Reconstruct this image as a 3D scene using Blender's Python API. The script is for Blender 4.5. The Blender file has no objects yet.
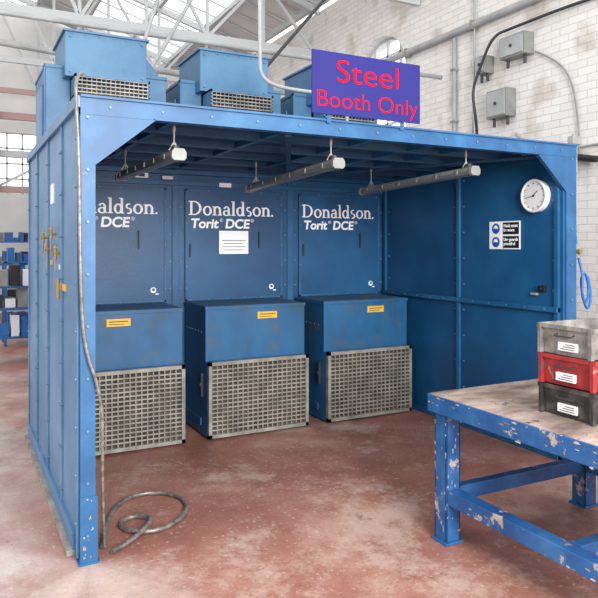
import bpy, bmesh, math, random
from mathutils import Vector, Matrix
random.seed(4)
S=bpy.context.scene
COL=S.collection

# ------------------------------------------------------------ materials
def lin(c):
    return tuple(((v/255)/12.92 if v/255<=0.04045 else ((v/255+0.055)/1.055)**2.4) for v in c)+(1,)
def newmat(name):
    m=bpy.data.materials.new(name); m.use_nodes=True
    nt=m.node_tree; b=nt.nodes['Principled BSDF']
    return m,nt,b
def plain(name,c,rough=.5,metal=0,spec=.5):
    m,nt,b=newmat(name)
    b.inputs['Base Color'].default_value=lin(c); b.inputs['Roughness'].default_value=rough
    b.inputs['Metallic'].default_value=metal; b.inputs['Specular IOR Level'].default_value=spec
    return m
def noisy(name,stops,scale=3,rough=.5,metal=0,detail=6,bump=0,stretch=(1,1,1),bscale=40,chip=None):
    m,nt,b=newmat(name)
    tc=nt.nodes.new('ShaderNodeTexCoord'); mp=nt.nodes.new('ShaderNodeMapping')
    mp.inputs['Scale'].default_value=stretch
    n=nt.nodes.new('ShaderNodeTexNoise'); n.inputs['Scale'].default_value=scale; n.inputs['Detail'].default_value=detail
    n.inputs['Roughness'].default_value=.62
    r=nt.nodes.new('ShaderNodeValToRGB')
    nt.links.new(tc.outputs['Object'],mp.inputs['Vector']); nt.links.new(mp.outputs['Vector'],n.inputs['Vector'])
    nt.links.new(n.outputs['Fac'],r.inputs['Fac'])
    e=r.color_ramp.elements
    while len(e)<len(stops): e.new(.5)
    for k,(p,c) in enumerate(stops):
        e[k].position=p; e[k].color=lin(c)
    out=r.outputs['Color']
    if chip:
        cs,th,cc=chip[:3]; soft=chip[3] if len(chip)>3 else .02
        n3=nt.nodes.new('ShaderNodeTexNoise'); n3.inputs['Scale'].default_value=cs; n3.inputs['Detail'].default_value=12; n3.inputs['Roughness'].default_value=.72
        nt.links.new(tc.outputs['Object'],n3.inputs['Vector'])
        r3=nt.nodes.new('ShaderNodeValToRGB'); r3.color_ramp.elements[0].position=th; r3.color_ramp.elements[0].color=(0,0,0,1)
        r3.color_ramp.elements[1].position=th+soft; r3.color_ramp.elements[1].color=(1,1,1,1) if soft<.05 else (.6,.6,.6,1)
        nt.links.new(n3.outputs['Fac'],r3.inputs['Fac'])
        mx=nt.nodes.new('ShaderNodeMix'); mx.data_type='RGBA'; nt.links.new(r3.outputs['Color'],mx.inputs[0]); nt.links.new(out,mx.inputs[6]); mx.inputs[7].default_value=lin(cc)
        out=mx.outputs[2]
    nt.links.new(out,b.inputs['Base Color'])
    b.inputs['Roughness'].default_value=rough; b.inputs['Metallic'].default_value=metal
    if bump:
        n2=nt.nodes.new('ShaderNodeTexNoise'); n2.inputs['Scale'].default_value=bscale
        nt.links.new(tc.outputs['Object'],n2.inputs['Vector'])
        bp=nt.nodes.new('ShaderNodeBump'); bp.inputs['Strength'].default_value=bump; bp.inputs['Distance'].default_value=.01
        nt.links.new(n2.outputs['Fac'],bp.inputs['Height']); nt.links.new(bp.outputs['Normal'],b.inputs['Normal'])
    return m

M={}
M['blue']=noisy('booth_blue_paint',[(.38,(16,72,114)),(.5,(22,82,124)),(.64,(36,94,134))],1.6,.45,bump=.12,chip=(14,.70,(96,112,124)))
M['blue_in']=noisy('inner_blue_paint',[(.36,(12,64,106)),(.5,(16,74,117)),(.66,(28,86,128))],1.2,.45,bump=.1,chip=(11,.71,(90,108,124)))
M['frame']=noisy('frame_blue_paint',[(.38,(22,74,118)),(.5,(28,84,130)),(.66,(44,100,142))],3,.48,chip=(18,.69,(130,140,148)))
M['ext']=noisy('outer_blue_lit_paint',[(.36,(60,102,140)),(.5,(70,112,150)),(.66,(90,128,162))],1.5,.42,bump=.1,chip=(9,.70,(150,156,160)))  # paler blue, the brighter light on the outside is mixed into the colour
M['roofblue']=noisy('roof_blue_paint',[(.3,(26,62,96)),(.7,(38,80,114))],2,.6)
M['hopper']=noisy('hopper_blue_paint',[(.36,(34,72,98)),(.45,(20,78,120)),(.65,(28,90,134))],2.6,.5,stretch=(1,1,.6),chip=(5,.53,(74,82,80),.13))
M['coll']=noisy('collector_blue_paint',[(.36,(46,92,128)),(.64,(70,114,146))],2,.5)
M['galv']=noisy('galvanised_metal',[(.36,(112,110,104)),(.64,(152,148,140))],8,.5,.2)
M['filter']=noisy('dusty_shaded_filter',[(.36,(48,44,38)),(.64,(88,80,68))],7,.9)  # filter colour darkened, shade inside the grille holes is painted in
M['dust']=noisy('dusty_top',[(.36,(66,84,96)),(.64,(40,92,134))],5,.8)
M['white']=plain('white_vinyl',(240,242,246),.5)
M['black']=plain('black_plastic',(22,22,24),.5)
M['dark']=plain('dark_metal',(52,54,58),.5,.3)
M['grey']=noisy('grey_fitting',[(.36,(112,114,112)),(.64,(136,138,136))],6,.5)
M['diff']=plain('strip_light_diffuser',(96,102,106),.35)
M['yellow']=plain('yellow_label',(206,164,40),.5)
M['brass']=plain('brass',(150,122,72),.4,.5)
M['sign']=plain('sign_violet',(36,36,106),.6,0,.2)
M['red']=plain('sign_red',(196,14,24),.7,0,.1)
M['paper']=plain('paper',(214,216,218),.8)
M['ink']=plain('ink',(60,62,70),.8)
M['mblue']=plain('mandatory_blue',(20,80,170),.5)
M['screw']=plain('zinc_screw',(84,118,146),.45,.2)
M['steel']=noisy('hose_steel',[(.36,(96,90,84)),(.64,(142,136,128))],30,.4,.4)
M['pipe']=noisy('pipe_paint',[(.3,(132,136,138)),(.7,(160,162,162))],4,.5)
M['airhose']=plain('air_hose_blue',(20,96,166),.4)
M['benchpaint']=noisy('bench_chipped_paint',[(.38,(20,66,118)),(.5,(28,80,134)),(.66,(46,98,148))],4,.5,detail=9,bump=.15,chip=(6,.60,(160,148,138)))
M['chip']=noisy('exposed_metal_chip',[(.4,(110,94,84)),(.6,(176,166,156))],12,.7)
M['benchtop']=noisy('bench_top_worn',[(.36,(96,82,75)),(.46,(132,115,105)),(.54,(156,140,130)),(.66,(176,163,154))],4,.7,detail=12,stretch=(.6,1.4,1),bump=.15,chip=(9,.61,(80,64,58)))
M['tray_grey']=noisy('tray_grey',[(.36,(88,84,84)),(.5,(122,118,114)),(.64,(150,146,142))],10,.5,.2,detail=8)
M['tray_red']=noisy('tray_red',[(.34,(88,62,60)),(.42,(128,28,30)),(.66,(148,42,40))],9,.55,detail=8,chip=(14,.60,(140,120,114)))
M['tray_black']=noisy('tray_black',[(.36,(26,26,28)),(.5,(42,40,40)),(.66,(82,76,72))],9,.55,detail=8)
M['truss']=plain('truss_paint',(180,184,186),.6)
M['trusspink']=plain('truss_red_oxide',(166,138,134),.6)
M['hallwall']=noisy('hall_plaster',[(.3,(200,202,202)),(.7,(218,218,216))],1,.9)
M['glass']=plain('window_frame_paint',(190,194,196),.6)
M['roofboard']=plain('roof_lining',(204,206,206),.9)

def brick(name):
    m,nt,b=newmat(name)
    tc=nt.nodes.new('ShaderNodeTexCoord'); sp=nt.nodes.new('ShaderNodeSeparateXYZ'); cb=nt.nodes.new('ShaderNodeCombineXYZ')
    nt.links.new(tc.outputs['Object'],sp.inputs[0]); nt.links.new(sp.outputs['Y'],cb.inputs['X']); nt.links.new(sp.outputs['Z'],cb.inputs['Y'])
    br=nt.nodes.new('ShaderNodeTexBrick'); br.inputs['Scale'].default_value=1
    br.inputs['Brick Width'].default_value=.24; br.inputs['Row Height'].default_value=.085; br.inputs['Mortar Size'].default_value=.006
    br.inputs['Mortar Smooth'].default_value=.7
    br.inputs['Color1'].default_value=lin((210,208,206)); br.inputs['Color2'].default_value=lin((202,200,197)); br.inputs['Mortar'].default_value=lin((182,180,176))
    nt.links.new(cb.outputs[0],br.inputs['Vector'])
    n=nt.nodes.new('ShaderNodeTexNoise'); n.inputs['Scale'].default_value=2.2; n.inputs['Detail'].default_value=8
    nt.links.new(tc.outputs['Object'],n.inputs['Vector'])
    rr=nt.nodes.new('ShaderNodeValToRGB'); rr.color_ramp.elements[0].position=.3; rr.color_ramp.elements[0].color=(.68,.62,.57,1)
    rr.color_ramp.elements[1].position=.46; rr.color_ramp.elements[1].color=(1,1,1,1)
    nt.links.new(n.outputs['Fac'],rr.inputs['Fac'])
    mx=nt.nodes.new('ShaderNodeMix'); mx.data_type='RGBA'; mx.blend_type='MULTIPLY'; mx.inputs[0].default_value=.8
    nt.links.new(br.outputs['Color'],mx.inputs[6]); nt.links.new(rr.outputs['Color'],mx.inputs[7])
    nt.links.new(mx.outputs[2],b.inputs['Base Color'])
    bp=nt.nodes.new('ShaderNodeBump'); bp.inputs['Strength'].default_value=.4; bp.inputs['Distance'].default_value=.01; bp.invert=True
    nt.links.new(br.outputs['Fac'],bp.inputs['Height']); nt.links.new(bp.outputs['Normal'],b.inputs['Normal'])
    b.inputs['Roughness'].default_value=.85
    return m
M['brick']=brick('painted_brick')

def floormat():
    m,nt,b=newmat('painted_concrete_floor')
    L=nt.links.new
    tc=nt.nodes.new('ShaderNodeTexCoord')
    def noise(s,d,r=.6):
        n=nt.nodes.new('ShaderNodeTexNoise'); n.inputs['Scale'].default_value=s; n.inputs['Detail'].default_value=d; n.inputs['Roughness'].default_value=r
        L(tc.outputs['Object'],n.inputs['Vector']); return n
    def ramp(src,stops):
        r=nt.nodes.new('ShaderNodeValToRGB'); e=r.color_ramp.elements
        while len(e)<len(stops): e.new(.5)
        for k,(p,c) in enumerate(stops): e[k].position=p; e[k].color=c
        L(src,r.inputs['Fac']); return r
    def mix(f,a,bb,mode='MIX'):
        x=nt.nodes.new('ShaderNodeMix'); x.data_type='RGBA'; x.blend_type=mode
        if isinstance(f,float): x.inputs[0].default_value=f
        else: L(f,x.inputs[0])
        L(a,x.inputs[6]); L(bb,x.inputs[7]); return x.outputs[2]
    n1=noise(1.1,10,.68); base=ramp(n1.outputs['Fac'],[(.36,lin((124,80,68))),(.48,lin((142,95,82))),(.56,lin((152,108,95))),(.66,lin((168,132,119)))])
    sp=nt.nodes.new('ShaderNodeSeparateXYZ'); L(tc.outputs['Object'],sp.inputs[0])
    n2=noise(.7,6)
    ad=nt.nodes.new('ShaderNodeMath'); ad.operation='MULTIPLY_ADD'; ad.inputs[1].default_value=-.4; L(sp.outputs['X'],ad.inputs[0]); L(n2.outputs['Fac'],ad.inputs[2])
    worn=ramp(ad.outputs[0],[(.38,(0,0,0,1)),(.72,(1,1,1,1))])
    wc=ramp(noise(2.3,10,.7).outputs['Fac'],[(.38,lin((146,122,114))),(.5,lin((166,152,146))),(.64,lin((188,180,176)))])
    c=mix(worn.outputs['Color'],base.outputs['Color'],wc.outputs['Color'])
    def rgb(v):
        q=nt.nodes.new('ShaderNodeRGB'); q.outputs[0].default_value=lin(v); return q.outputs[0]
    n5=noise(.9,14,.8); lp=ramp(n5.outputs['Fac'],[(.51,(0,0,0,1)),(.60,(.7,.7,.7,1))])
    c=mix(lp.outputs['Color'],c,rgb((182,160,148)))
    n3=noise(30,6,.7); sc=ramp(n3.outputs['Fac'],[(.59,(0,0,0,1)),(.64,(.55,.55,.55,1))])
    c=mix(sc.outputs['Color'],c,rgb((190,176,168)))
    n4=noise(3.0,14,.82); sd=ramp(n4.outputs['Fac'],[(.37,(.7,.7,.7,1)),(.43,(0,0,0,1))])
    c=mix(sd.outputs['Color'],c,rgb((104,70,60)))
    n6=noise(60,4,.7); s6=ramp(n6.outputs['Fac'],[(.34,(.7,.7,.7,1)),(.39,(0,0,0,1))])
    c=mix(s6.outputs['Color'],c,rgb((92,70,62)))
    L(c,b.inputs['Base Color'])
    rr=nt.nodes.new('ShaderNodeMapRange'); rr.inputs[3].default_value=.3; rr.inputs[4].default_value=.65; L(n1.outputs['Fac'],rr.inputs[0]); L(rr.outputs[0],b.inputs['Roughness'])
    bp=nt.nodes.new('ShaderNodeBump'); bp.inputs['Strength'].default_value=.2; bp.inputs['Distance'].default_value=.01
    L(n3.outputs['Fac'],bp.inputs['Height']); L(bp.outputs['Normal'],b.inputs['Normal'])
    return m
M['floor']=floormat()

# ------------------------------------------------------------ mesh builder
class MB:
    def __init__(s): s.v=[]; s.f=[]; s.m=[]; s.ms=[]
    def mi(s,k):
        if k not in s.ms: s.ms.append(k)
        return s.ms.index(k)
    def add(s,vs,fs,k):
        o=len(s.v); s.v+= [tuple(v) for v in vs]; i=s.mi(k)
        for f in fs: s.f.append([o+j for j in f]); s.m.append(i)
    def box(s,x0,x1,y0,y1,z0,z1,k,M4=None):
        vs=[Vector((x,y,z)) for x in(x0,x1) for y in(y0,y1) for z in(z0,z1)]
        if M4: vs=[M4@v for v in vs]
        s.add(vs,[(0,1,3,2),(4,6,7,5),(0,4,5,1),(2,3,7,6),(0,2,6,4),(1,5,7,3)],k)
    def prism(s,poly,axis,a,b,k):
        def P(p,t):
            if axis=='x': return (t,p[0],p[1])
            if axis=='y': return (p[0],t,p[1])
            return (p[0],p[1],t)
        n=len(poly); vs=[P(p,a) for p in poly]+[P(p,b) for p in poly]
        fs=[tuple(range(n)),tuple(range(2*n-1,n-1,-1))]+[(i,(i+1)%n,n+(i+1)%n,n+i) for i in range(n)]
        s.add(vs,fs,k)
    def bar(s,p0,p1,w,h,k):
        p0=Vector(p0);p1=Vector(p1);d=p1-p0;L=d.length
        q=d.to_track_quat('Y','Z').to_matrix().to_4x4(); T=Matrix.Translation(p0)@q
        s.box(-w/2,w/2,0,L,-h/2,h/2,k,T)
    def cyl(s,p0,p1,r,k,n=12,r1=None):
        p0=Vector(p0);p1=Vector(p1);d=(p1-p0)
        q=d.to_track_quat('Z','Y').to_matrix(); r1=r if r1 is None else r1
        vs=[p0+q@Vector((r*math.cos(2*math.pi*i/n),r*math.sin(2*math.pi*i/n),0)) for i in range(n)]
        vs+=[p1+q@Vector((r1*math.cos(2*math.pi*i/n),r1*math.sin(2*math.pi*i/n),0)) for i in range(n)]
        s.add(vs,[tuple(range(n-1,-1,-1)),tuple(range(n,2*n))]+[(i,(i+1)%n,n+(i+1)%n,n+i) for i in range(n)],k)
    def blot(s,c,axis,w,h,k,t=.0008):
        # irregular thin paint-loss patch lying on a face
        n=9; poly=[]
        for i in range(n):
            a=2*math.pi*i/n; r=random.uniform(.45,1)
            poly.append((w*r*math.cos(a),h*r*math.sin(a)))
        if axis=='x': s.prism([(c[1]+p[0],c[2]+p[1]) for p in poly],'x',c[0]-t,c[0],k)
        if axis=='-y': s.prism([(c[0]+p[0],c[2]+p[1]) for p in poly],'y',c[1]-t,c[1],k)
    def build(s,name,parent=None,bevel=0,smooth=False):
        me=bpy.data.meshes.new(name); me.from_pydata(s.v,[],s.f)
        for k in s.ms: me.materials.append(M[k])
        for p,i in zip(me.polygons,s.m): p.material_index=i
        bm=bmesh.new(); bm.from_mesh(me); bmesh.ops.recalc_face_normals(bm,faces=bm.faces); bm.to_mesh(me); bm.free()
        if smooth:
            for p in me.polygons: p.use_smooth=True
        o=bpy.data.objects.new(name,me); COL.objects.link(o)
        if parent: o.parent=parent
        if bevel:
            b=o.modifiers.new('bevel','BEVEL'); b.width=bevel; b.segments=2; b.limit_method='ANGLE'
        return o
def tube(name,pts,r,k,parent=None,kind='NURBS'):
    cu=bpy.data.curves.new(name,'CURVE'); cu.dimensions='3D'; cu.bevel_depth=r; cu.bevel_resolution=3; cu.resolution_u=10
    sp=cu.splines.new(kind); sp.points.add(len(pts)-1)
    for p,q in zip(sp.points,pts): p.co=(*q,1)
    if kind=='NURBS': sp.use_endpoint_u=True; sp.order_u=3
    cu.materials.append(M[k]); cu.use_fill_caps=True
    o=bpy.data.objects.new(name,cu); COL.objects.link(o)
    if parent: o.parent=parent
    return o
def text(name,body,loc,size,k,parent=None,rot=(math.pi/2,0,0),bold=0,align='LEFT',sx=1,shear=0):
    cu=bpy.data.curves.new(name,'FONT'); cu.body=body; cu.size=size; cu.offset=bold; cu.extrude=.0008; cu.align_x=align; cu.shear=shear
    cu.materials.append(M[k]); o=bpy.data.objects.new(name,cu); COL.objects.link(o)
    o.location=loc; o.rotation_euler=rot; o.scale=(sx,1,1)
    if parent: o.parent=parent
    return o
def empty(name):
    o=bpy.data.objects.new(name,None); COL.objects.link(o); o.empty_display_size=.1; return o

# ------------------------------------------------------------ serif lettering
def serif_word(mb,word,x,z,s,y,k):
    lay=[0]
    def T(px,py): return (x+px*s,y-lay[0]*.00025,z+py*s)
    def rect(a,b,c,d):
        lay[0]=(lay[0]+1)%9
        mb.add([T(cx+a,c),T(cx+b,c),T(cx+b,d),T(cx+a,d)],[(0,1,2,3)],k)
    def ring(ox,oy,rx,ry,ix,iy,a0,a1,n=24):
        lay[0]=(lay[0]+1)%9
        vs=[];fs=[]
        for i in range(n+1):
            t=math.radians(a0+(a1-a0)*i/n)
            vs+= [T(cx+ox+rx*math.cos(t),oy+ry*math.sin(t)),T(cx+ox+ix*math.cos(t),oy+iy*math.sin(t))]
        for i in range(n): fs.append((2*i,2*i+1,2*i+3,2*i+2))
        mb.add(vs,fs,k)
    cx=0
    for ch in word:
        if ch=='D':
            rect(.09,.21,0,.7); rect(.01,.3,0,.05); rect(.01,.3,.65,.7); ring(.28,.35,.4,.35,.27,.295,-90,90); adv=.74
        elif ch=='o': ring(.25,.23,.24,.25,.12,.185,0,360); adv=.51
        elif ch=='n':
            rect(.065,.18,0,.46); rect(.01,.24,0,.045); rect(.01,.1,.415,.46); ring(.27,.27,.205,.205,.085,.13,0,180); rect(.355,.475,0,.27); rect(.3,.53,0,.045); adv=.56
        elif ch=='a':
            ring(.2,.13,.195,.15,.08,.095,0,360); rect(.27,.385,.03,.33); ring(.21,.31,.175,.17,.06,.11,0,165); rect(.34,.44,0,.05); adv=.46
        elif ch=='l': rect(.065,.185,0,.74); rect(.01,.24,0,.045); rect(.01,.1,.69,.74); adv=.27
        elif ch=='d': ring(.22,.225,.21,.245,.09,.18,0,360); rect(.335,.45,0,.74); rect(.27,.37,.69,.74); rect(.42,.5,0,.05); adv=.53
        elif ch=='s':
            ring(.18,.35,.145,.135,.045,.075,50,270); ring(.19,.13,.16,.15,.05,.085,-130,90); adv=.38
        elif ch=='.': rect(.02,.12,0,.09); adv=.15
        cx+=adv
    return cx*s

# ------------------------------------------------------------ extraction booth
booth=empty('extraction_booth')
b=MB()
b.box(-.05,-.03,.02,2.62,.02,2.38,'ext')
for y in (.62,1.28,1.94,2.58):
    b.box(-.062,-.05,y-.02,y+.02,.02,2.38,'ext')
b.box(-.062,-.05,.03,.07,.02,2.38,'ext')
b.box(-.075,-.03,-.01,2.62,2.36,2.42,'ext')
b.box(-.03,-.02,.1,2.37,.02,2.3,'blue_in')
b.box(-.10,-.05,.12,2.55,0,.03,'galv'); b.box(-.07,-.05,.12,2.55,.03,.12,'ext')
for y in (.04,.6,.64,1.26,1.3,1.92,1.96,2.56):
    for i in range(9):
        z=.2+i*.25; b.cyl((-.07,y,z),(-.05,y,z),.007,'screw',6)
b.build('side_panel',booth,.002)
b=MB()
b.box(-.05,.025,-.012,.0,0,2.41,'frame'); b.box(-.05,-.035,0,.1,0,2.41,'frame'); b.box(.015,.025,0,.03,0,2.3,'frame')
b.box(-.06,.045,-.025,.1,0,.012,'frame'); b.box(-.052,.035,-.018,-.012,0,.35,'frame')
b.box(3.52,3.63,-.012,0,0,2.41,'frame'); b.box(3.615,3.63,0,.1,0,2.41,'frame'); b.box(3.5,3.66,-.04,.1,0,.012,'frame')
b.box(-.05,3.63,-.015,.05,2.325,2.42,'frame'); b.box(-.05,3.63,-.03,.06,2.412,2.424,'frame')
b.prism([(.025,2.08),(.025,2.325),(.34,2.325)],'y',-.012,-.002,'frame')
b.prism([(3.52,2.06),(3.52,2.325),(3.22,2.325)],'y',-.012,-.002,'frame')
b.bar((.02,0,2.07),(.34,0,2.33),.03,.012,'frame'); b.bar((3.52,0,2.06),(3.22,0,2.33),.03,.012,'frame')
for i in range(13):
    x=.1+i*.28; b.cyl((x,-.022,2.37),(x,-.015,2.37),.007,'screw',8)
for i in range(9):
    z=.15+i*.27
    b.cyl((-.015,-.024,z),(-.015,-.012,z),.008,'screw',8); b.cyl((3.575,-.02,z),(3.575,-.012,z),.008,'screw',8)
for i in range(14):
    b.blot((random.uniform(-.04,.02),-.018 ,random.uniform(.02,.34)),'-y',random.uniform(.003,.008),random.uniform(.004,.014),'chip')
b.build('front_frame',booth)
b=MB()
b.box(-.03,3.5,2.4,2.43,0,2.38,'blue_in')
doors=[(.08,1.09),(1.27,2.27),(2.46,3.44)]
for x0,x1 in doors:
    b.box(x0,x1,2.378,2.4,1.13,2.17,'blue_in')
    b.box(x0,x1,2.372,2.378,1.13,1.15,'blue'); b.box(x0,x1,2.372,2.378,2.15,2.17,'blue')
    b.box(x0,x0+.02,2.372,2.378,1.13,2.17,'blue'); b.box(x1-.02,x1,2.372,2.378,1.13,2.17,'blue')
    for i in range(6):
        for z in (1.14,2.16):
            xx=x0+.05+i*(x1-x0-.1)/5; b.cyl((xx,2.364,z),(xx,2.372,z),.008,'screw',6)
    for xx in (x0+.012,x1-.012):
        for i in range(5):
            z=1.25+i*.2; b.cyl((xx,2.364,z),(xx,2.372,z),.008,'screw',6)
    b.box(x1-.26,x1-.248,2.36,2.378,1.62,1.78,'black'); b.box(x0+.04,x0+.052,2.36,2.378,1.54,1.66,'black')
for x in (1.13,1.23,2.31,2.42,3.47):
    for i in range(9):
        z=.25+i*.25; b.cyl((x,2.39,z),(x,2.4,z),.009,'screw',6)
for x in (1.18,2.365): b.box(x-.03,x+.03,2.385,2.4,0,2.33,'blue')
b.box(-.03,3.5,2.37,2.4,2.2,2.24,'blue'); b.box(-.03,3.5,2.34,2.4,2.3,2.38,'blue')
b.build('back_panel',booth,.002)
b=MB()
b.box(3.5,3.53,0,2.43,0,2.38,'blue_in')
b.box(3.46,3.5,.03,2.36,1.13,1.17,'blue'); b.box(3.465,3.5,.03,2.36,0,.05,'blue')
for y in (.05,1.17,2.34): b.box(3.475,3.5,y-.02,y+.02,.0,2.33,'blue')
b.box(3.47,3.5,.03,2.36,2.3,2.36,'blue')
for y in (.09,1.11,1.23,2.28):
    for i in range(10):
        z=.12+i*.235; b.cyl((3.49,y,z),(3.5,y,z),.009,'screw',6)
for i in range(11):
    y=.15+i*.2
    b.cyl((3.455,y,1.15),(3.46,y,1.15),.009,'screw',6)
b.build('end_panel',booth,.002)
b=MB()
b.box(-.03,3.61,.05,2.43,2.385,2.405,'roofblue')
for y in (.45,.9,1.35,1.8,2.2): b.box(-.03,3.5,y-.02,y+.02,2.335,2.385,'roofblue')
for x in (.48,1.18,1.85,2.365,2.68): b.box(x-.02,x+.02,.05,2.36,2.345,2.385,'blue')
b.bar((1.2,.1,2.33),(2.3,2.3,2.33),.04,.02,'roofblue'); b.bar((2.4,2.3,2.33),(3.4,.1,2.33),.04,.02,'roofblue')
b.build('roof_panel',booth)
for i,(x0,x1) in enumerate(doors):
    xs=x0+.03+(.03 if i==0 else 0)
    b=MB(); w=serif_word(b,'Donaldson.',xs,1.93,.187,2.374,'white'); b.build('door_wordmark',booth)
    text('door_model_text','Torit  DCE',(xs+.02,2.374,1.812),.122,'white',booth,bold=.004,sx=1.05,shear=.12)
    text('door_trademark','®',(xs+.31,2.374,1.87),.045,'white',booth); text('door_trademark','®',(xs+.63,2.374,1.87),.045,'white',booth)
    b=MB()
    b.cyl((x1-.12,2.369,1.24),(x1-.12,2.378,1.24),.026,'white',16); b.cyl((x1-.12,2.366,1.245),(x1-.12,2.369,1.245),.014,'blue_in',12)
    b.box(x1-.1,x1-.07,2.370,2.378,1.20,1.21,'white'); b.build('door_badge',booth)
b=MB(); b.box(.8,.92,2.36,2.369,2.255,2.30,'white'); b.box(1.05,1.15,2.36,2.369,2.25,2.28,'paper'); b.box(1.6,1.72,2.36,2.369,2.2,2.24,'white')
b.box(.83,.89,2.358,2.36,2.265,2.29,'ink'); b.build('rating_plate',booth)
b=MB()
b.box(-.058,-.05,1.0,1.13,1.92,2.05,'paper')
for y,z in ((1.35,1.70),(1.12,1.62),(.92,1.72),(.72,1.60)):
    b.cyl((-.08,y,z-.04),(-.08,y,z+.05),.009,'brass',10); b.cyl((-.095,y,z),(-.05,y,z),.009,'brass',10); b.box(-.09,-.075,y-.03,y+.03,z+.03,z+.04,'brass')
    b.cyl((-.08,y,z-.11),(-.08,y,z-.04),.005,'grey',8); b.box(-.055,-.05,y-.04,y+.04,z-.1,z-.07,'paper' if y<1 else 'yellow')
b.box(-.058,-.05,.48,.70,1.38,1.42,'yellow'); b.cyl((-.08,.60,1.33),(-.08,.60,1.45),.010,'brass',10)
b.build('side_air_fittings',booth)

# ------------------------------------------------------------ dust collectors
for i in range(3):
    x0=(.11,1.265,2.42)[i]; x1=x0+.95
    col=empty('dust_collector')
    b=MB()
    b.prism([(2.365,.02),(2.365,1.12),(1.84,1.12),(1.80,1.10),(1.80,.66),(1.76,.64),(1.76,.02)],'x',x0,x1,'hopper')
    b.box(x0-.006,x1+.006,1.79,2.36,1.095,1.125,'hopper')
    b.box(x0+.01,x1-.01,1.85,2.35,1.125,1.127,'dust')
    b.box(x0-.012,x0,1.9,2.3,.1,.16,'hopper')
    b.box(x0+.02,x0+.1,1.8,2.3,0,.02,'dark'); b.box(x1-.1,x1-.02,1.8,2.3,0,.02,'dark')
    for k in range(6):
        b.cyl((x0-.006,1.9+k*.08,.9),(x0,1.9+k*.08,.9),.007,'screw',6)
    b.box(x0-.02,x0,1.86,1.9,.35,.55,'dark'); b.cyl((x0-.03,1.88,.45),(x0,1.88,.45),.02,'dark',10)
    b.build('hopper',col,.004)
    b=MB()
    b.box(x0+.02,x1-.02,1.752,1.762,.04,.62,'filter')
    gx0,gx1,gz0,gz1=x0+.0,x1-.0,.02,.66
    yf=1.715
    for (a,c,d,e) in ((gx0,gx1,gz1-.03,gz1),(gx0,gx1,gz0,gz0+.03),(gx0,gx0+.03,gz0,gz1),(gx1-.03,gx1,gz0,gz1)):
        b.box(a,c,yf,1.76,d,e,'galv')
    nv=19
    for k in range(1,nv):
        xx=gx0+.03+(gx1-gx0-.06)*k/nv; b.box(xx-.0045,xx+.0045,yf+.006,yf+.014,gz0+.02,gz1-.02,'galv')
    nh=16
    for k in range(1,nh):
        zz=gz0+.03+(gz1-gz0-.06)*k/nh; b.box(gx0+.02,gx1-.02,yf+.008,yf+.016,zz-.006,zz+.006,'galv')
    b.build('inlet_grille',col)
    b=MB(); lx=(.35,.5,.5)[i]+x0-.02; b.box(lx,lx+.19,1.794,1.80,1.0,1.06,'yellow')
    b.box(lx+.02,lx+.17,1.7925,1.794,1.035,1.042,'ink'); b.box(lx+.02,lx+.14,1.7925,1.794,1.015,1.02,'ink'); b.build('warning_label',col)
    c0,c1=doors[i]; c0-=.02; c1+=.02
    b=MB()
    b.box(c0,c1,2.45,3.2,0,3.2,'coll'); b.box(c0-.01,c1+.01,2.44,3.21,3.17,3.2,'coll'); b.box(c0-.01,c0,2.44,2.5,2.3,3.2,'coll')
    b.box(c0-.012,c0,2.6,3.05,2.55,3.05,'ext')
    f0=c0+.14; f1=c0+.83
    b.prism([(2.30,3.08),(2.30,3.47),(2.36,3.49),(2.95,3.49),(2.95,3.2),(2.5,3.2),(2.5,3.08)],'x',f0,f1,'coll')
    b.prism([(f1,3.2),(f1,3.42),(f1+.16,3.24),(f1+.16,3.2)],'y',2.5,2.9,'coll')
    b.box(f0-.02,f1+.02,2.28,2.97,3.455,3.475,'coll')
    for k in range(6): b.cyl((f0+.05+k*.115,2.29,3.44),(f0+.05+k*.115,2.30,3.44),.009,'screw',6)
    for z in (3.12,3.42):
        for xx in (f0+.04,f1-.04): b.cyl((xx,2.285,z),(xx,2.3,z),.012,'screw',6)
    b.build('cabinet',col,.004)
    b=MB()
    l0=f0+.06; l1=f1-.0
    b.box(l0,l1,2.40,2.45,2.9,3.08,'dark')
    b.box(l0,l1,2.18,2.44,3.06,3.08,'coll'); b.box(l0,l0+.015,2.18,2.44,2.92,3.08,'coll'); b.box(l1-.015,l1,2.18,2.44,2.92,3.08,'coll')
    for k in range(5): b.box(l0,l1,2.18,2.19,2.925+k*.032,2.935+k*.032,'galv')
    for k in range(16): b.box(l0+.02+k*(l1-l0-.04)/15-.003,l0+.02+k*(l1-l0-.04)/15+.003,2.19,2.198,2.92,3.07,'galv')
    b.build('outlet_louvre',col)

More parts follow.
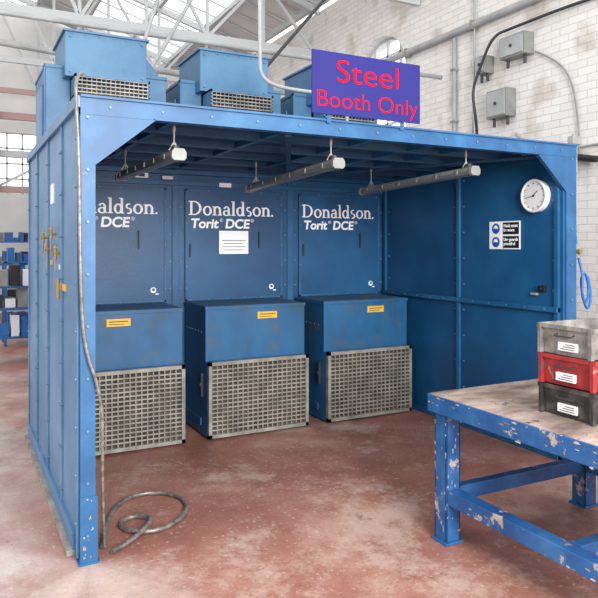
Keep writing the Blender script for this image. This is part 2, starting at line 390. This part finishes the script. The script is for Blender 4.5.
# ------------------------------------------------------------ strip lights
def strip(near,far):
    near=Vector(near);far=Vector(far);e=empty('strip_light')
    d=far-near;L=d.length;T=Matrix.Translation(near)@d.to_track_quat('Y','Z').to_matrix().to_4x4()
    b=MB()
    poly=[(-.036,.0),(-.026,.028),(.026,.028),(.036,0)]
    vs=[T@Vector((p[0],.03,p[1])) for p in poly]+[T@Vector((p[0],L-.03,p[1])) for p in poly]
    b.add(vs,[(0,1,2,3),(7,6,5,4),(0,1,5,4),(1,2,6,5),(2,3,7,6),(3,0,4,7)],'grey')
    poly=[(-.04,.0),(-.034,-.024),(-.014,-.034),(.014,-.034),(.034,-.024),(.04,0)]
    vs=[T@Vector((p[0],.02,p[1])) for p in poly]+[T@Vector((p[0],L-.02,p[1])) for p in poly]
    b.add(vs,[(0,1,2,3,4,5),(11,10,9,8,7,6)]+[(i,(i+1)%6,6+(i+1)%6,6+i) for i in range(6)],'diff')
    for a,c in ((0,.03),(L-.03,L)):
        pp=[(-.043,-.02),(-.03,-.036),(.03,-.036),(.043,-.02),(.043,.01),(.028,.032),(-.028,.032),(-.043,.01)]
        vs=[T@Vector((p[0],a,p[1])) for p in pp]+[T@Vector((p[0],c,p[1])) for p in pp]
        b.add(vs,[tuple(range(8)),tuple(range(15,7,-1))]+[(i,(i+1)%8,8+(i+1)%8,8+i) for i in range(8)],'grey')
    for k in range(6): b.box(-.044,-.038,.15+k*(L-.3)/5,.17+k*(L-.3)/5,-.015,.015,'galv',T); b.box(.038,.044,.15+k*(L-.3)/5,.17+k*(L-.3)/5,-.015,.015,'galv',T)
    b.cyl(T@Vector((0,.07,.028)),T@Vector((0,.07,.055)),.022,'dark',12)
    b.build('batten',e,.002)
    b=MB()
    for t in (.07,.9):
        p=T@Vector((0,L*t,.03)); b.cyl(p,(p.x,p.y,2.385),.005,'galv',8); b.cyl((p.x,p.y,2.3),(p.x,p.y,2.33),.010,'galv',8)
        b.bar((p.x-.03,p.y,p.z),(p.x,p.y,p.z+.05),.006,.006,'galv'); b.bar((p.x+.03,p.y,p.z),(p.x,p.y,p.z+.05),.006,.006,'galv')
    b.build('hanger',e)
strip((.49,.04,2.16),(.47,1.42,2.16))
strip((1.53,.04,2.17),(1.59,1.62,2.13))
strip((2.68,.06,2.185),(2.68,1.55,2.14))

# ------------------------------------------------------------ signs / clock / notice
sg=empty('booth_name_sign')
b=MB(); b.box(1.29,2.10,-.045,-.033,2.45,2.835,'sign'); b.box(1.4,1.43,-.033,-.031,2.40,2.7,'frame'); b.box(1.95,1.98,-.033,-.031,2.40,2.7,'frame')
b.build('board',sg,.002)
text('line_upper','Steel',(1.695,-.0465,2.655),.20,'red',sg,align='CENTER',sx=1.25,bold=-.0015)
text('line_lower','Booth Only',(1.695,-.0465,2.495),.148,'red',sg,align='CENTER',sx=1.09,bold=-.0015)

nt_=empty('paper_notice')
b=MB(); b.box(1.60,1.90,2.366,2.368,1.565,1.785,'white')
for k in range(4): b.box(1.63+(.02*(k%2)),1.87-(.03*(k%2)),2.3645,2.366,1.69-k*.03,1.696-k*.03,'ink')
b.build('sheet',nt_)

wc=empty('wall_clock')
b=MB(); cy,cz=.25,2.04
b.cyl((3.5,cy,cz),(3.455,cy,cz),.128,'white',40,.125); b.cyl((3.455,cy,cz),(3.453,cy,cz),.112,'paper',40)
for k in range(12):
    a=math.radians(k*30); p=(3.451,cy+.092*math.sin(a),cz+.092*math.cos(a)); q=(3.451,cy+.106*math.sin(a),cz+.106*math.cos(a))
    b.bar(p,q,.006,.003,'ink')
b.bar((3.450,cy,cz),(3.450,cy-.045,cz+.04),.008,.003,'ink'); b.bar((3.449,cy,cz),(3.449,cy+.085,cz-.015),.006,.003,'ink')
b.cyl((3.453,cy,cz),(3.447,cy,cz),.009,'black',12)
b.build('clock_body',wc)
bpy.ops.mesh.primitive_torus_add(major_radius=.122,minor_radius=.012,major_segments=48,minor_segments=10,location=(3.455,cy,cz),rotation=(0,math.pi/2,0))
o=bpy.context.object; o.name='rim'; o.data.materials.append(M['paper']); o.parent=wc
for p in o.data.polygons:p.use_smooth=True

ss=empty('safety_sign')
b=MB(); b.box(3.492,3.498,.43,.78,1.615,1.85,'white')
R=(math.pi/2,0,-math.pi/2)
for zc in (1.79,1.675):
    b.box(3.490,3.492,.44,.62,zc-.05,zc+.05,'black'); b.box(3.490,3.492,.63,.77,zc-.05,zc+.05,'white')
    b.cyl((3.492,.70,zc),(3.489,.70,zc),.045,'mblue',20)
    b.cyl((3.489,.70,zc+.004),(3.488,.70,zc+.004),.024,'white',14); b.box(3.4875,3.489,.68,.72,zc-.02,zc,'mblue')
b.build('sign_plate',ss)
text('sign_text','Mask must\nbe worn',(3.4885,.61,1.80),.036,'white',ss,rot=R,bold=.001)
text('sign_text','Use guards\nprovided',(3.4885,.61,1.685),.036,'white',ss,rot=R,bold=.001)

b=MB(); b.box(3.47,3.5,.16,.22,1.28,1.33,'black'); b.cyl((3.47,.19,1.305),(3.45,.19,1.305),.018,'black',10); b.box(3.47,3.5,.24,.3,1.25,1.27,'grey'); b.build('wall_switch',None,.003)

# ------------------------------------------------------------ workbench
wb=empty('workbench')
tx0,tx1,ty0,ty1,tz=1.75,3.0,-2.45,-.56,.814
b=MB(); b.box(tx0+.005,tx1-.005,ty0,ty1-.005,tz-.02,tz,'benchtop'); b.build('bench_top',wb,.004)
b=MB()
b.box(tx0,tx0+.03,ty0,ty1,tz-.10,tz-.003,'benchpaint'); b.box(tx1-.03,tx1,ty0,ty1,tz-.10,tz-.003,'benchpaint')
b.box(tx0+.03,tx1-.03,ty1-.03,ty1,tz-.10,tz-.003,'benchpaint'); b.box(tx0+.03,tx1-.03,ty0,ty0+.03,tz-.10,tz-.003,'benchpaint')
for lx in (tx0+.02,tx1-.12):
    for ly in (ty0+.05,ty1-.14):
        b.box(lx,lx+.1,ly,ly+.012,.012,tz-.02,'benchpaint'); b.box(lx,lx+.012,ly,ly+.1,.012,tz-.02,'benchpaint'); b.box(lx+.088,lx+.1,ly,ly+.1,.012,tz-.02,'benchpaint'); b.box(lx,lx+.1,ly+.088,ly+.1,.012,tz-.02,'benchpaint')
        b.box(lx-.015,lx+.115,ly-.015,ly+.115,0,.014,'benchpaint')
for lx in (tx0+.03,tx1-.1): b.box(lx,lx+.08,ty0+.15,ty1-.14,.22,.30,'benchpaint')
for ly in (ty0+.07,ty1-.12): b.box(tx0+.12,tx1-.12,ly,ly+.06,.22,.30,'benchpaint')
b.box(tx0+.12,tx1-.12,-1.5,-1.44,.22,.30,'benchpaint')
b.build('bench_frame',wb,.004)
b=MB()
for i in range(34):
    top=random.random()<.6
    z=random.choice([tz-.008,tz-.01,tz-.095]) if top else random.uniform(tz-.08,tz-.02)
    b.blot((tx0,random.uniform(-2.2,ty1-.02),z-.006),'x',random.uniform(.006,.03),random.uniform(.003,.008),'chip')
for i in range(18):
    b.blot((tx0+.02,random.choice([ty1-.135,ty1-.045,random.uniform(ty1-.13,ty1-.05)]),random.uniform(.03,tz-.13)),'x',random.uniform(.003,.007),random.uniform(.006,.022),'chip')
    b.blot((random.uniform(tx0+.025,tx0+.115),ty1-.14,random.uniform(.03,tz-.13)),'-y',random.uniform(.003,.007),random.uniform(.005,.016),'chip')
for i in range(14):
    b.blot((tx0+.03,random.uniform(-2.0,ty1-.16),random.choice([.292,.228,.26])),'x',random.uniform(.006,.022),random.uniform(.003,.007),'chip')
b.build('paint_chips',wb)

def tray(z,k,dx,dy,rot,label):
    e=empty('metal_tray'); b=MB(); w,l,h,t=.46,.32,.145,.006
    lo=.015
    W2,L2=w/2,l/2
    out_t=[(-W2,-L2,h),(W2,-L2,h),(W2,L2,h),(-W2,L2,h)]; out_b=[(-W2+lo,-L2+lo,0),(W2-lo,-L2+lo,0),(W2-lo,L2-lo,0),(-W2+lo,L2-lo,0)]
    in_t=[(-W2+t,-L2+t,h),(W2-t,-L2+t,h),(W2-t,L2-t,h),(-W2+t,L2-t,h)]; in_b=[(-W2+lo+t,-L2+lo+t,t),(W2-lo-t,-L2+lo+t,t),(W2-lo-t,L2-lo-t,t),(-W2+lo+t,L2-lo-t,t)]
    vs=out_b+out_t+in_t+in_b; fs=[(3,2,1,0),(12,13,14,15)]
    for i in range(4):
        j=(i+1)%4; fs+= [(i,j,4+j,4+i),(4+i,4+j,8+j,8+i),(8+i,8+j,12+j,12+i)]
    b.add(vs,fs,k)
    r=.009
    for (x0,x1,y0,y1) in ((-W2-r,W2+r,-L2-r,-L2+.002),(-W2-r,W2+r,L2-.002,L2+r),(-W2-r,-W2+.002,-L2,L2),(W2-.002,W2+r,-L2,L2)):
        b.box(x0,x1,y0,y1,h-.018,h+.002,k)
    b.box(-W2-.012,-W2+.01,-L2+.0,-L2+.02,.0,h,k); b.box(-W2-.012,-W2+.01,L2-.02,L2,.0,h,k)
    for sx in (-1,1):
        x=sx*(W2+.02); b.cyl((x,-.05,.095),(x,.05,.095),.004,'dark',8)
        for y in (-.05,.05): b.cyl((x,y,.095),(sx*(W2-.01),y,.105),.004,'dark',8)
    b.box(-.05,.05,-L2-.006,-L2+.012,.04,.09,'paper')
    b.box(-W2-.004,-W2+.01,label,label+.11,.025,.065,'paper')
    for q in range(3): b.box(-W2-.0055,-W2-.004,label+.01,label+.095-q*.015,.032+q*.011,.036+q*.011,'ink')
    b.build('tray_body',e,.002)
    if k=='tray_grey':
        c=MB()
        for q in range(7):
            px=-.16+.055*q;py=random.uniform(-.09,.09); c.cyl((px,py,t),(px,py,t+.04+random.random()*.05),random.uniform(.015,.025),random.choice(['dark','galv','steel']),12)
        c.build('loose_fittings',e,.001)
    e.location=(1.99+.23+dx,-1.315+dy,z); e.rotation_euler=(0,0,rot)
tray(tz+.002,'tray_black',0,0,0.0,-.06)
tray(tz+.151,'tray_red',.003,.005,.012,-.05)
tray(tz+.300,'tray_grey',-.003,.003,-.01,-.07)

# ------------------------------------------------------------ hoses and pipes
tube('flexible_hose',[(.09,.13,.016),(.16,.40,.016),(.26,.64,.016),(.42,.80,.016),(.62,.74,.016),(.70,.52,.016),(.60,.30,.016),(.42,.17,.016),(.26,.24,.016),(.22,.38,.016),(.32,.46,.016),(.42,.36,.03),(.36,.22,.04),(.22,.10,.016),(.12,.04,.016)],.014,'steel')
tube('post_cable',[(-.03,.05,2.55),(-.07,-.01,2.52),(-.075,-.03,2.4),(-.06,-.035,2.1),(-.055,-.035,1.6),(-.045,-.035,1.25),(-.02,-.04,1.08),(.025,-.045,.95),(.055,-.04,.8),(.06,-.02,.62),(.07,.04,.3),(.09,.08,.03)],.009,'steel')
tube('air_hose',[(3.66,.05,1.95),(3.68,.03,1.6),(3.72,.0,1.42),(3.70,.0,1.25),(3.78,.02,1.18),(3.84,.04,1.3),(3.78,.03,1.45),(3.71,.02,1.38),(3.73,0,1.2),(3.80,.02,1.13),(3.86,.03,1.25),(3.82,.04,1.4)],.010,'airhose')
b=MB(); b.cyl((3.67,.05,1.0),(3.67,.05,2.52),.013,'grey'); b.cyl((3.71,.06,1.9),(3.71,.06,2.48),.010,'pipe'); b.box(3.64,3.74,.03,.08,2.44,2.5,'grey')
for z in (1.3,1.75,2.2): b.box(3.63,3.70,.04,.06,z,z+.02,'grey')
b.box(3.635,3.69,.0,.06,1.55,1.66,'grey'); b.cyl((3.66,0,1.6),(3.66,-.03,1.6),.02,'brass')
b.build('post_conduit',None)
tube('overhead_conduit',[(1.63,1.5,6.5),(1.63,1.5,3.2),(1.65,1.5,3.06),(1.75,1.5,3.0),(1.95,1.5,2.98),(2.4,1.5,2.98),(2.5,1.5,2.9),(2.5,1.5,2.41)],.016,'pipe')

# ------------------------------------------------------------ building shell
b=MB(); b.box(-14,6,-9,16,-.1,0,'floor'); b.build('floor')
XR=5.4
b=MB(); wy0,wy1=4.55,6.0
b.box(XR,XR+.35,-4,wy0,0,6.0,'brick'); b.box(XR,XR+.35,wy1,14.3,0,6.0,'brick'); b.box(XR,XR+.35,wy0,wy1,0,2.4,'brick')
n=16; c=(wy0+wy1)/2; r=(wy1-wy0)/2; sp=4.4
for i in range(n):
    a0=math.pi*i/n;a1=math.pi*(i+1)/n
    p=[(c+r*math.cos(a0),sp+.8*r*math.sin(a0)),(c+r*math.cos(a0),6.0),(c+r*math.cos(a1),6.0),(c+r*math.cos(a1),sp+.8*r*math.sin(a1))]
    b.prism(p,'x',XR,XR+.35,'brick')
b.build('wall_right')
b=MB()
for i in range(n):
    a0=math.pi*i/n;a1=math.pi*(i+1)/n
    b.bar((XR+.2,c+r*math.cos(a0),sp+.8*r*math.sin(a0)),(XR+.2,c+r*math.cos(a1),sp+.8*r*math.sin(a1)),.06,.08,'glass')
for k in range(5):
    y=wy0+.03+k*(wy1-wy0-.06)/4; dy=abs(y-c)/r; zt=sp+.8*r*math.sqrt(max(0,1-dy*dy)); b.box(XR+.18,XR+.22,y-.02,y+.02,2.4,zt,'glass')
for z in (2.42,3.0,3.6,4.2,4.7): b.box(XR+.18,XR+.22,wy0,wy1,z-.02,z+.02,'glass')
b.build('window_1')
b=MB(); YF=14
wins=[(-9,-7),(-6,-4),(-3.2,-1.4),(-.2,1.2),(1.8,3.4),(4.0,5.0)]
xs=-14
for a,c2 in wins+[(XR,XR)]:
    b.box(xs,a,YF,YF+.3,0,5.2,'hallwall')
    if c2>a: b.box(a,c2,YF,YF+.3,0,2.9,'hallwall'); b.box(a,c2,YF,YF+.3,4.4,5.2,'hallwall')
    xs=c2
b.box(-14,XR,YF,YF+.3,5.2,7.4,'hallwall')
b.build('wall_back')
b=MB()
for a,c2 in wins:
    for k in range(5): x=a+(c2-a)*k/4; b.box(x-.02,x+.02,YF+.1,YF+.16,2.9,4.4,'glass')
    for k in range(5): z=2.9+1.5*k/4; b.box(a,c2,YF+.1,YF+.16,z-.02,z+.02,'glass')
b.build('window_2')
e=empty('ceiling')
apex=-3.0; zr0=6.05; zr1=8.5
def rz(x): return zr0+(XR-x)*(zr1-zr0)/(XR-apex)
b=MB()
for k in range(9):
    x=XR-.1-k*1.05; b.bar((x,1,rz(x)),(x,13.9,rz(x)),.08,.1,'truss')
for k in range(22):
    y=1.2+k*.6; b.bar((XR-.05,y,zr0+.07),(apex,y,zr1+.07),.03,.03,'truss')
for k in (0,3,6):
    x=XR-.05-k*1.05; x2=x-1.05
    b.add([(x,1,rz(x)+.1),(x2,1,rz(x2)+.1),(x2,13.9,rz(x2)+.1),(x,13.9,rz(x)+.1)],[(0,1,2,3)],'roofboard')
b.build('rooflight_frame',e)
for ty in (4.2,7.2,10.2,13.0):
    b=MB(); kk='truss'
    b.bar((XR-.02,ty,5.2),(-11,ty,5.2),.07,.12,'trusspink' if ty>12 else kk); b.bar((XR-.02,ty,zr0-.05),(apex,ty,zr1-.05),.08,.12,kk); b.bar((-11,ty,zr0-.05),(apex,ty,zr1-.05),.08,.12,kk)
    px=XR-.1
    for k in range(1,9):
        x=XR-.1-k*1.05; b.bar((x,ty,5.2),(x,ty,rz(x)),.05,.05,kk); b.bar((px,ty,5.2) if k%2 else (px,ty,rz(px)),(x,ty,rz(x)) if k%2 else (x,ty,5.2),.05,.05,kk); px=x
    b.build('truss',e)
b=MB()
for (x,y) in ((.12,11.5),(-.9,7.6)):
    b.box(x-.07,x+.07,y-.06,y+.06,0,5.2,'truss'); b.box(x-.12,x+.12,y-.12,y+.12,0,.03,'truss')
for z,k,y in ((4.3,'trusspink',11.5),(3.5,'truss',11.5),(2.75,'trusspink',11.5)):
    b.box(-7,3.6,y+.06,y+.2,z,z+.14,k)
for x in (-5,-2.5,.12,2.6):
    b.bar((x,11.6,2.85),(x+1.2,11.6,3.55),.05,.05,'truss'); b.bar((x+1.2,11.6,3.55),(x+2.4,11.6,2.85),.05,.05,'truss')
    b.box(x-.06,x+.06,11.5,11.6,0,5.2,'truss')
b.build('crane_gantry')

# wall services on the brick wall
ws=empty('wall_services')
b=MB()
b.cyl((XR-.07,1,4.5),(XR-.07,7.0,4.5),.045,'pipe')
for y in (1.6,3,4.4,6.2): b.box(XR-.12,XR-.001,y-.02,y+.02,4.44,4.56,'grey')
b.build('conduit_pipe',ws)
b=MB(); b.cyl((XR-.04,3.4,.01),(XR-.04,3.4,4.44),.03,'pipe')
for z in (2.6,3.3,4.0): b.box(XR-.08,XR-.001,3.36,3.44,z,z+.03,'grey')
b.build('drop_pipe',ws)
for (y,z,w,h) in ((2.5,3.38,.34,.34),(2.25,4.02,.40,.26),(2.78,3.92,.16,.22)):
    b=MB(); b.box(XR-.16,XR-.002,y-w/2,y+w/2,z-h/2,z+h/2,'grey'); b.box(XR-.175,XR-.16,y-w/2+.02,y+w/2-.02,z-h/2+.02,z+h/2-.02,'pipe'); b.cyl((XR-.19,y,z),(XR-.17,y,z),.02,'dark',10)
    b.cyl((XR-.08,y-w/3,z-h/2-.10),(XR-.08,y-w/3,z-h/2),.02,'dark',8); b.cyl((XR-.08,y+w/3,z-h/2-.10),(XR-.08,y+w/3,z-h/2),.02,'dark',8)
    b.build('junction_box',ws,.006)
tube('armoured_cable',[(XR-.04,2.98,2.3),(XR-.04,2.95,3.0),(XR-.22,2.8,3.3),(XR-.22,2.86,3.6),(XR-.22,2.72,3.85),(XR-.22,2.5,4.2),(XR-.1,2.3,4.25),(XR-.05,1.5,4.28),(XR-.05,.5,4.22)],.018,'dark',ws)
tube('armoured_cable',[(XR-.04,3.06,2.3),(XR-.04,3.04,3.2),(XR-.1,2.96,3.6),(XR-.1,2.95,4.0),(XR-.05,3.0,4.38),(XR-.05,3.0,5.2)],.014,'pipe',ws)
tube('wall_cable',[(XR-.04,2.3,3.0),(XR-.04,2.2,2.9),(XR-.04,1.9,2.75),(XR-.04,1.4,2.7),(XR-.04,.8,2.72)],.014,'pipe',ws)
tube('wall_cable',[(XR-.04,2.0,3.9),(XR-.04,1.6,3.7),(XR-.04,1.4,3.2),(XR-.04,1.38,2.6)],.010,'grey',ws)
b=MB(); b.cyl((XR-.12,1.5,2.62),(XR-.12,1.1,2.54),.035,'black'); b.cyl((XR-.12,1.5,2.62),(XR-.12,1.56,2.63),.05,'black'); b.box(XR-.12,XR-.001,1.28,1.34,2.55,2.6,'dark'); b.build('pneumatic_valve',ws)
b=MB()
b.cyl((-1,3.6,3.95),(5.3,3.6,3.95),.03,'pipe'); b.cyl((-.4,6.2,4.4),(5.3,6.2,4.1),.05,'pipe'); b.cyl((1.1,3.4,3.3),(2.2,3.9,5.2),.022,'pipe'); b.cyl((2.2,3.3,3.3),(3.3,3.3,4.6),.02,'dark')
b.cyl((.95,3.3,3.2),(1.35,3.3,4.5),.02,'pipe')
b.build('service_pipes')

# ------------------------------------------------------------ distant workshop furniture
def rack(x,y,w,d,h,k,load):
    b=MB()
    for xx in (x,x+w):
        for yy in (y,y+d): b.box(xx-.02,xx+.02,yy-.02,yy+.02,0,h,k)
    for z in load:
        b.box(x-.02,x+w+.02,y-.02,y+d+.02,z,z+.03,k)
        t=x+.04
        while t<x+w-.15:
            ww=random.uniform(.06,.16); hh=random.uniform(.08,.3); b.box(t,t+ww,y+.05,y+d-.1,z+.03,z+.03+hh,random.choice(['frame','airhose','paper','galv','grey','mblue','black'])); t+=ww+.03
    b.build('storage_rack')
rack(-.15,6.4,.55,.45,1.25,'frame',(.35,.75,1.05)); rack(.1,8.2,.9,.5,1.55,'frame',(.25,.65,1.05,1.35)); rack(-1.9,9.6,.8,.5,1.3,'frame',(.3,.8)); rack(.2,12.4,1.6,.5,2.0,'airhose',(.2,.7,1.2,1.7))
rack(-2.6,12.4,1.5,.5,1.6,'frame',(.2,.7,1.2))

# ------------------------------------------------------------ light
w=bpy.data.worlds.new('sky'); S.world=w; w.use_nodes=True
bg=w.node_tree.nodes['Background']; bg.inputs[0].default_value=(1,.99,.985,1); bg.inputs[1].default_value=2.1
def area(name,loc,target,size,power,col=(1,1,1)):
    l=bpy.data.lights.new(name,'AREA'); l.shape='SQUARE'; l.size=size; l.energy=power; l.color=col
    o=bpy.data.objects.new(name,l); COL.objects.link(o); o.location=loc
    o.rotation_euler=(Vector(target)-Vector(loc)).to_track_quat('-Z','Y').to_euler()
area('fill_light',(.6,-6.5,3.2),(1.8,2.4,1.5),2.5,760,(1,.985,.96))  # added fill with no real fixture, brightens the booth interior

cam=bpy.data.cameras.new('camera'); co=bpy.data.objects.new('camera',cam); COL.objects.link(co)
co.location=(-.62,-3.54,1.65); co.rotation_euler=(math.pi/2,0,math.radians(-27.5))
cam.sensor_width=36; cam.lens=39.73; cam.shift_y=-54/598
S.camera=co
S.view_settings.view_transform='Standard'
S.view_settings.exposure=0
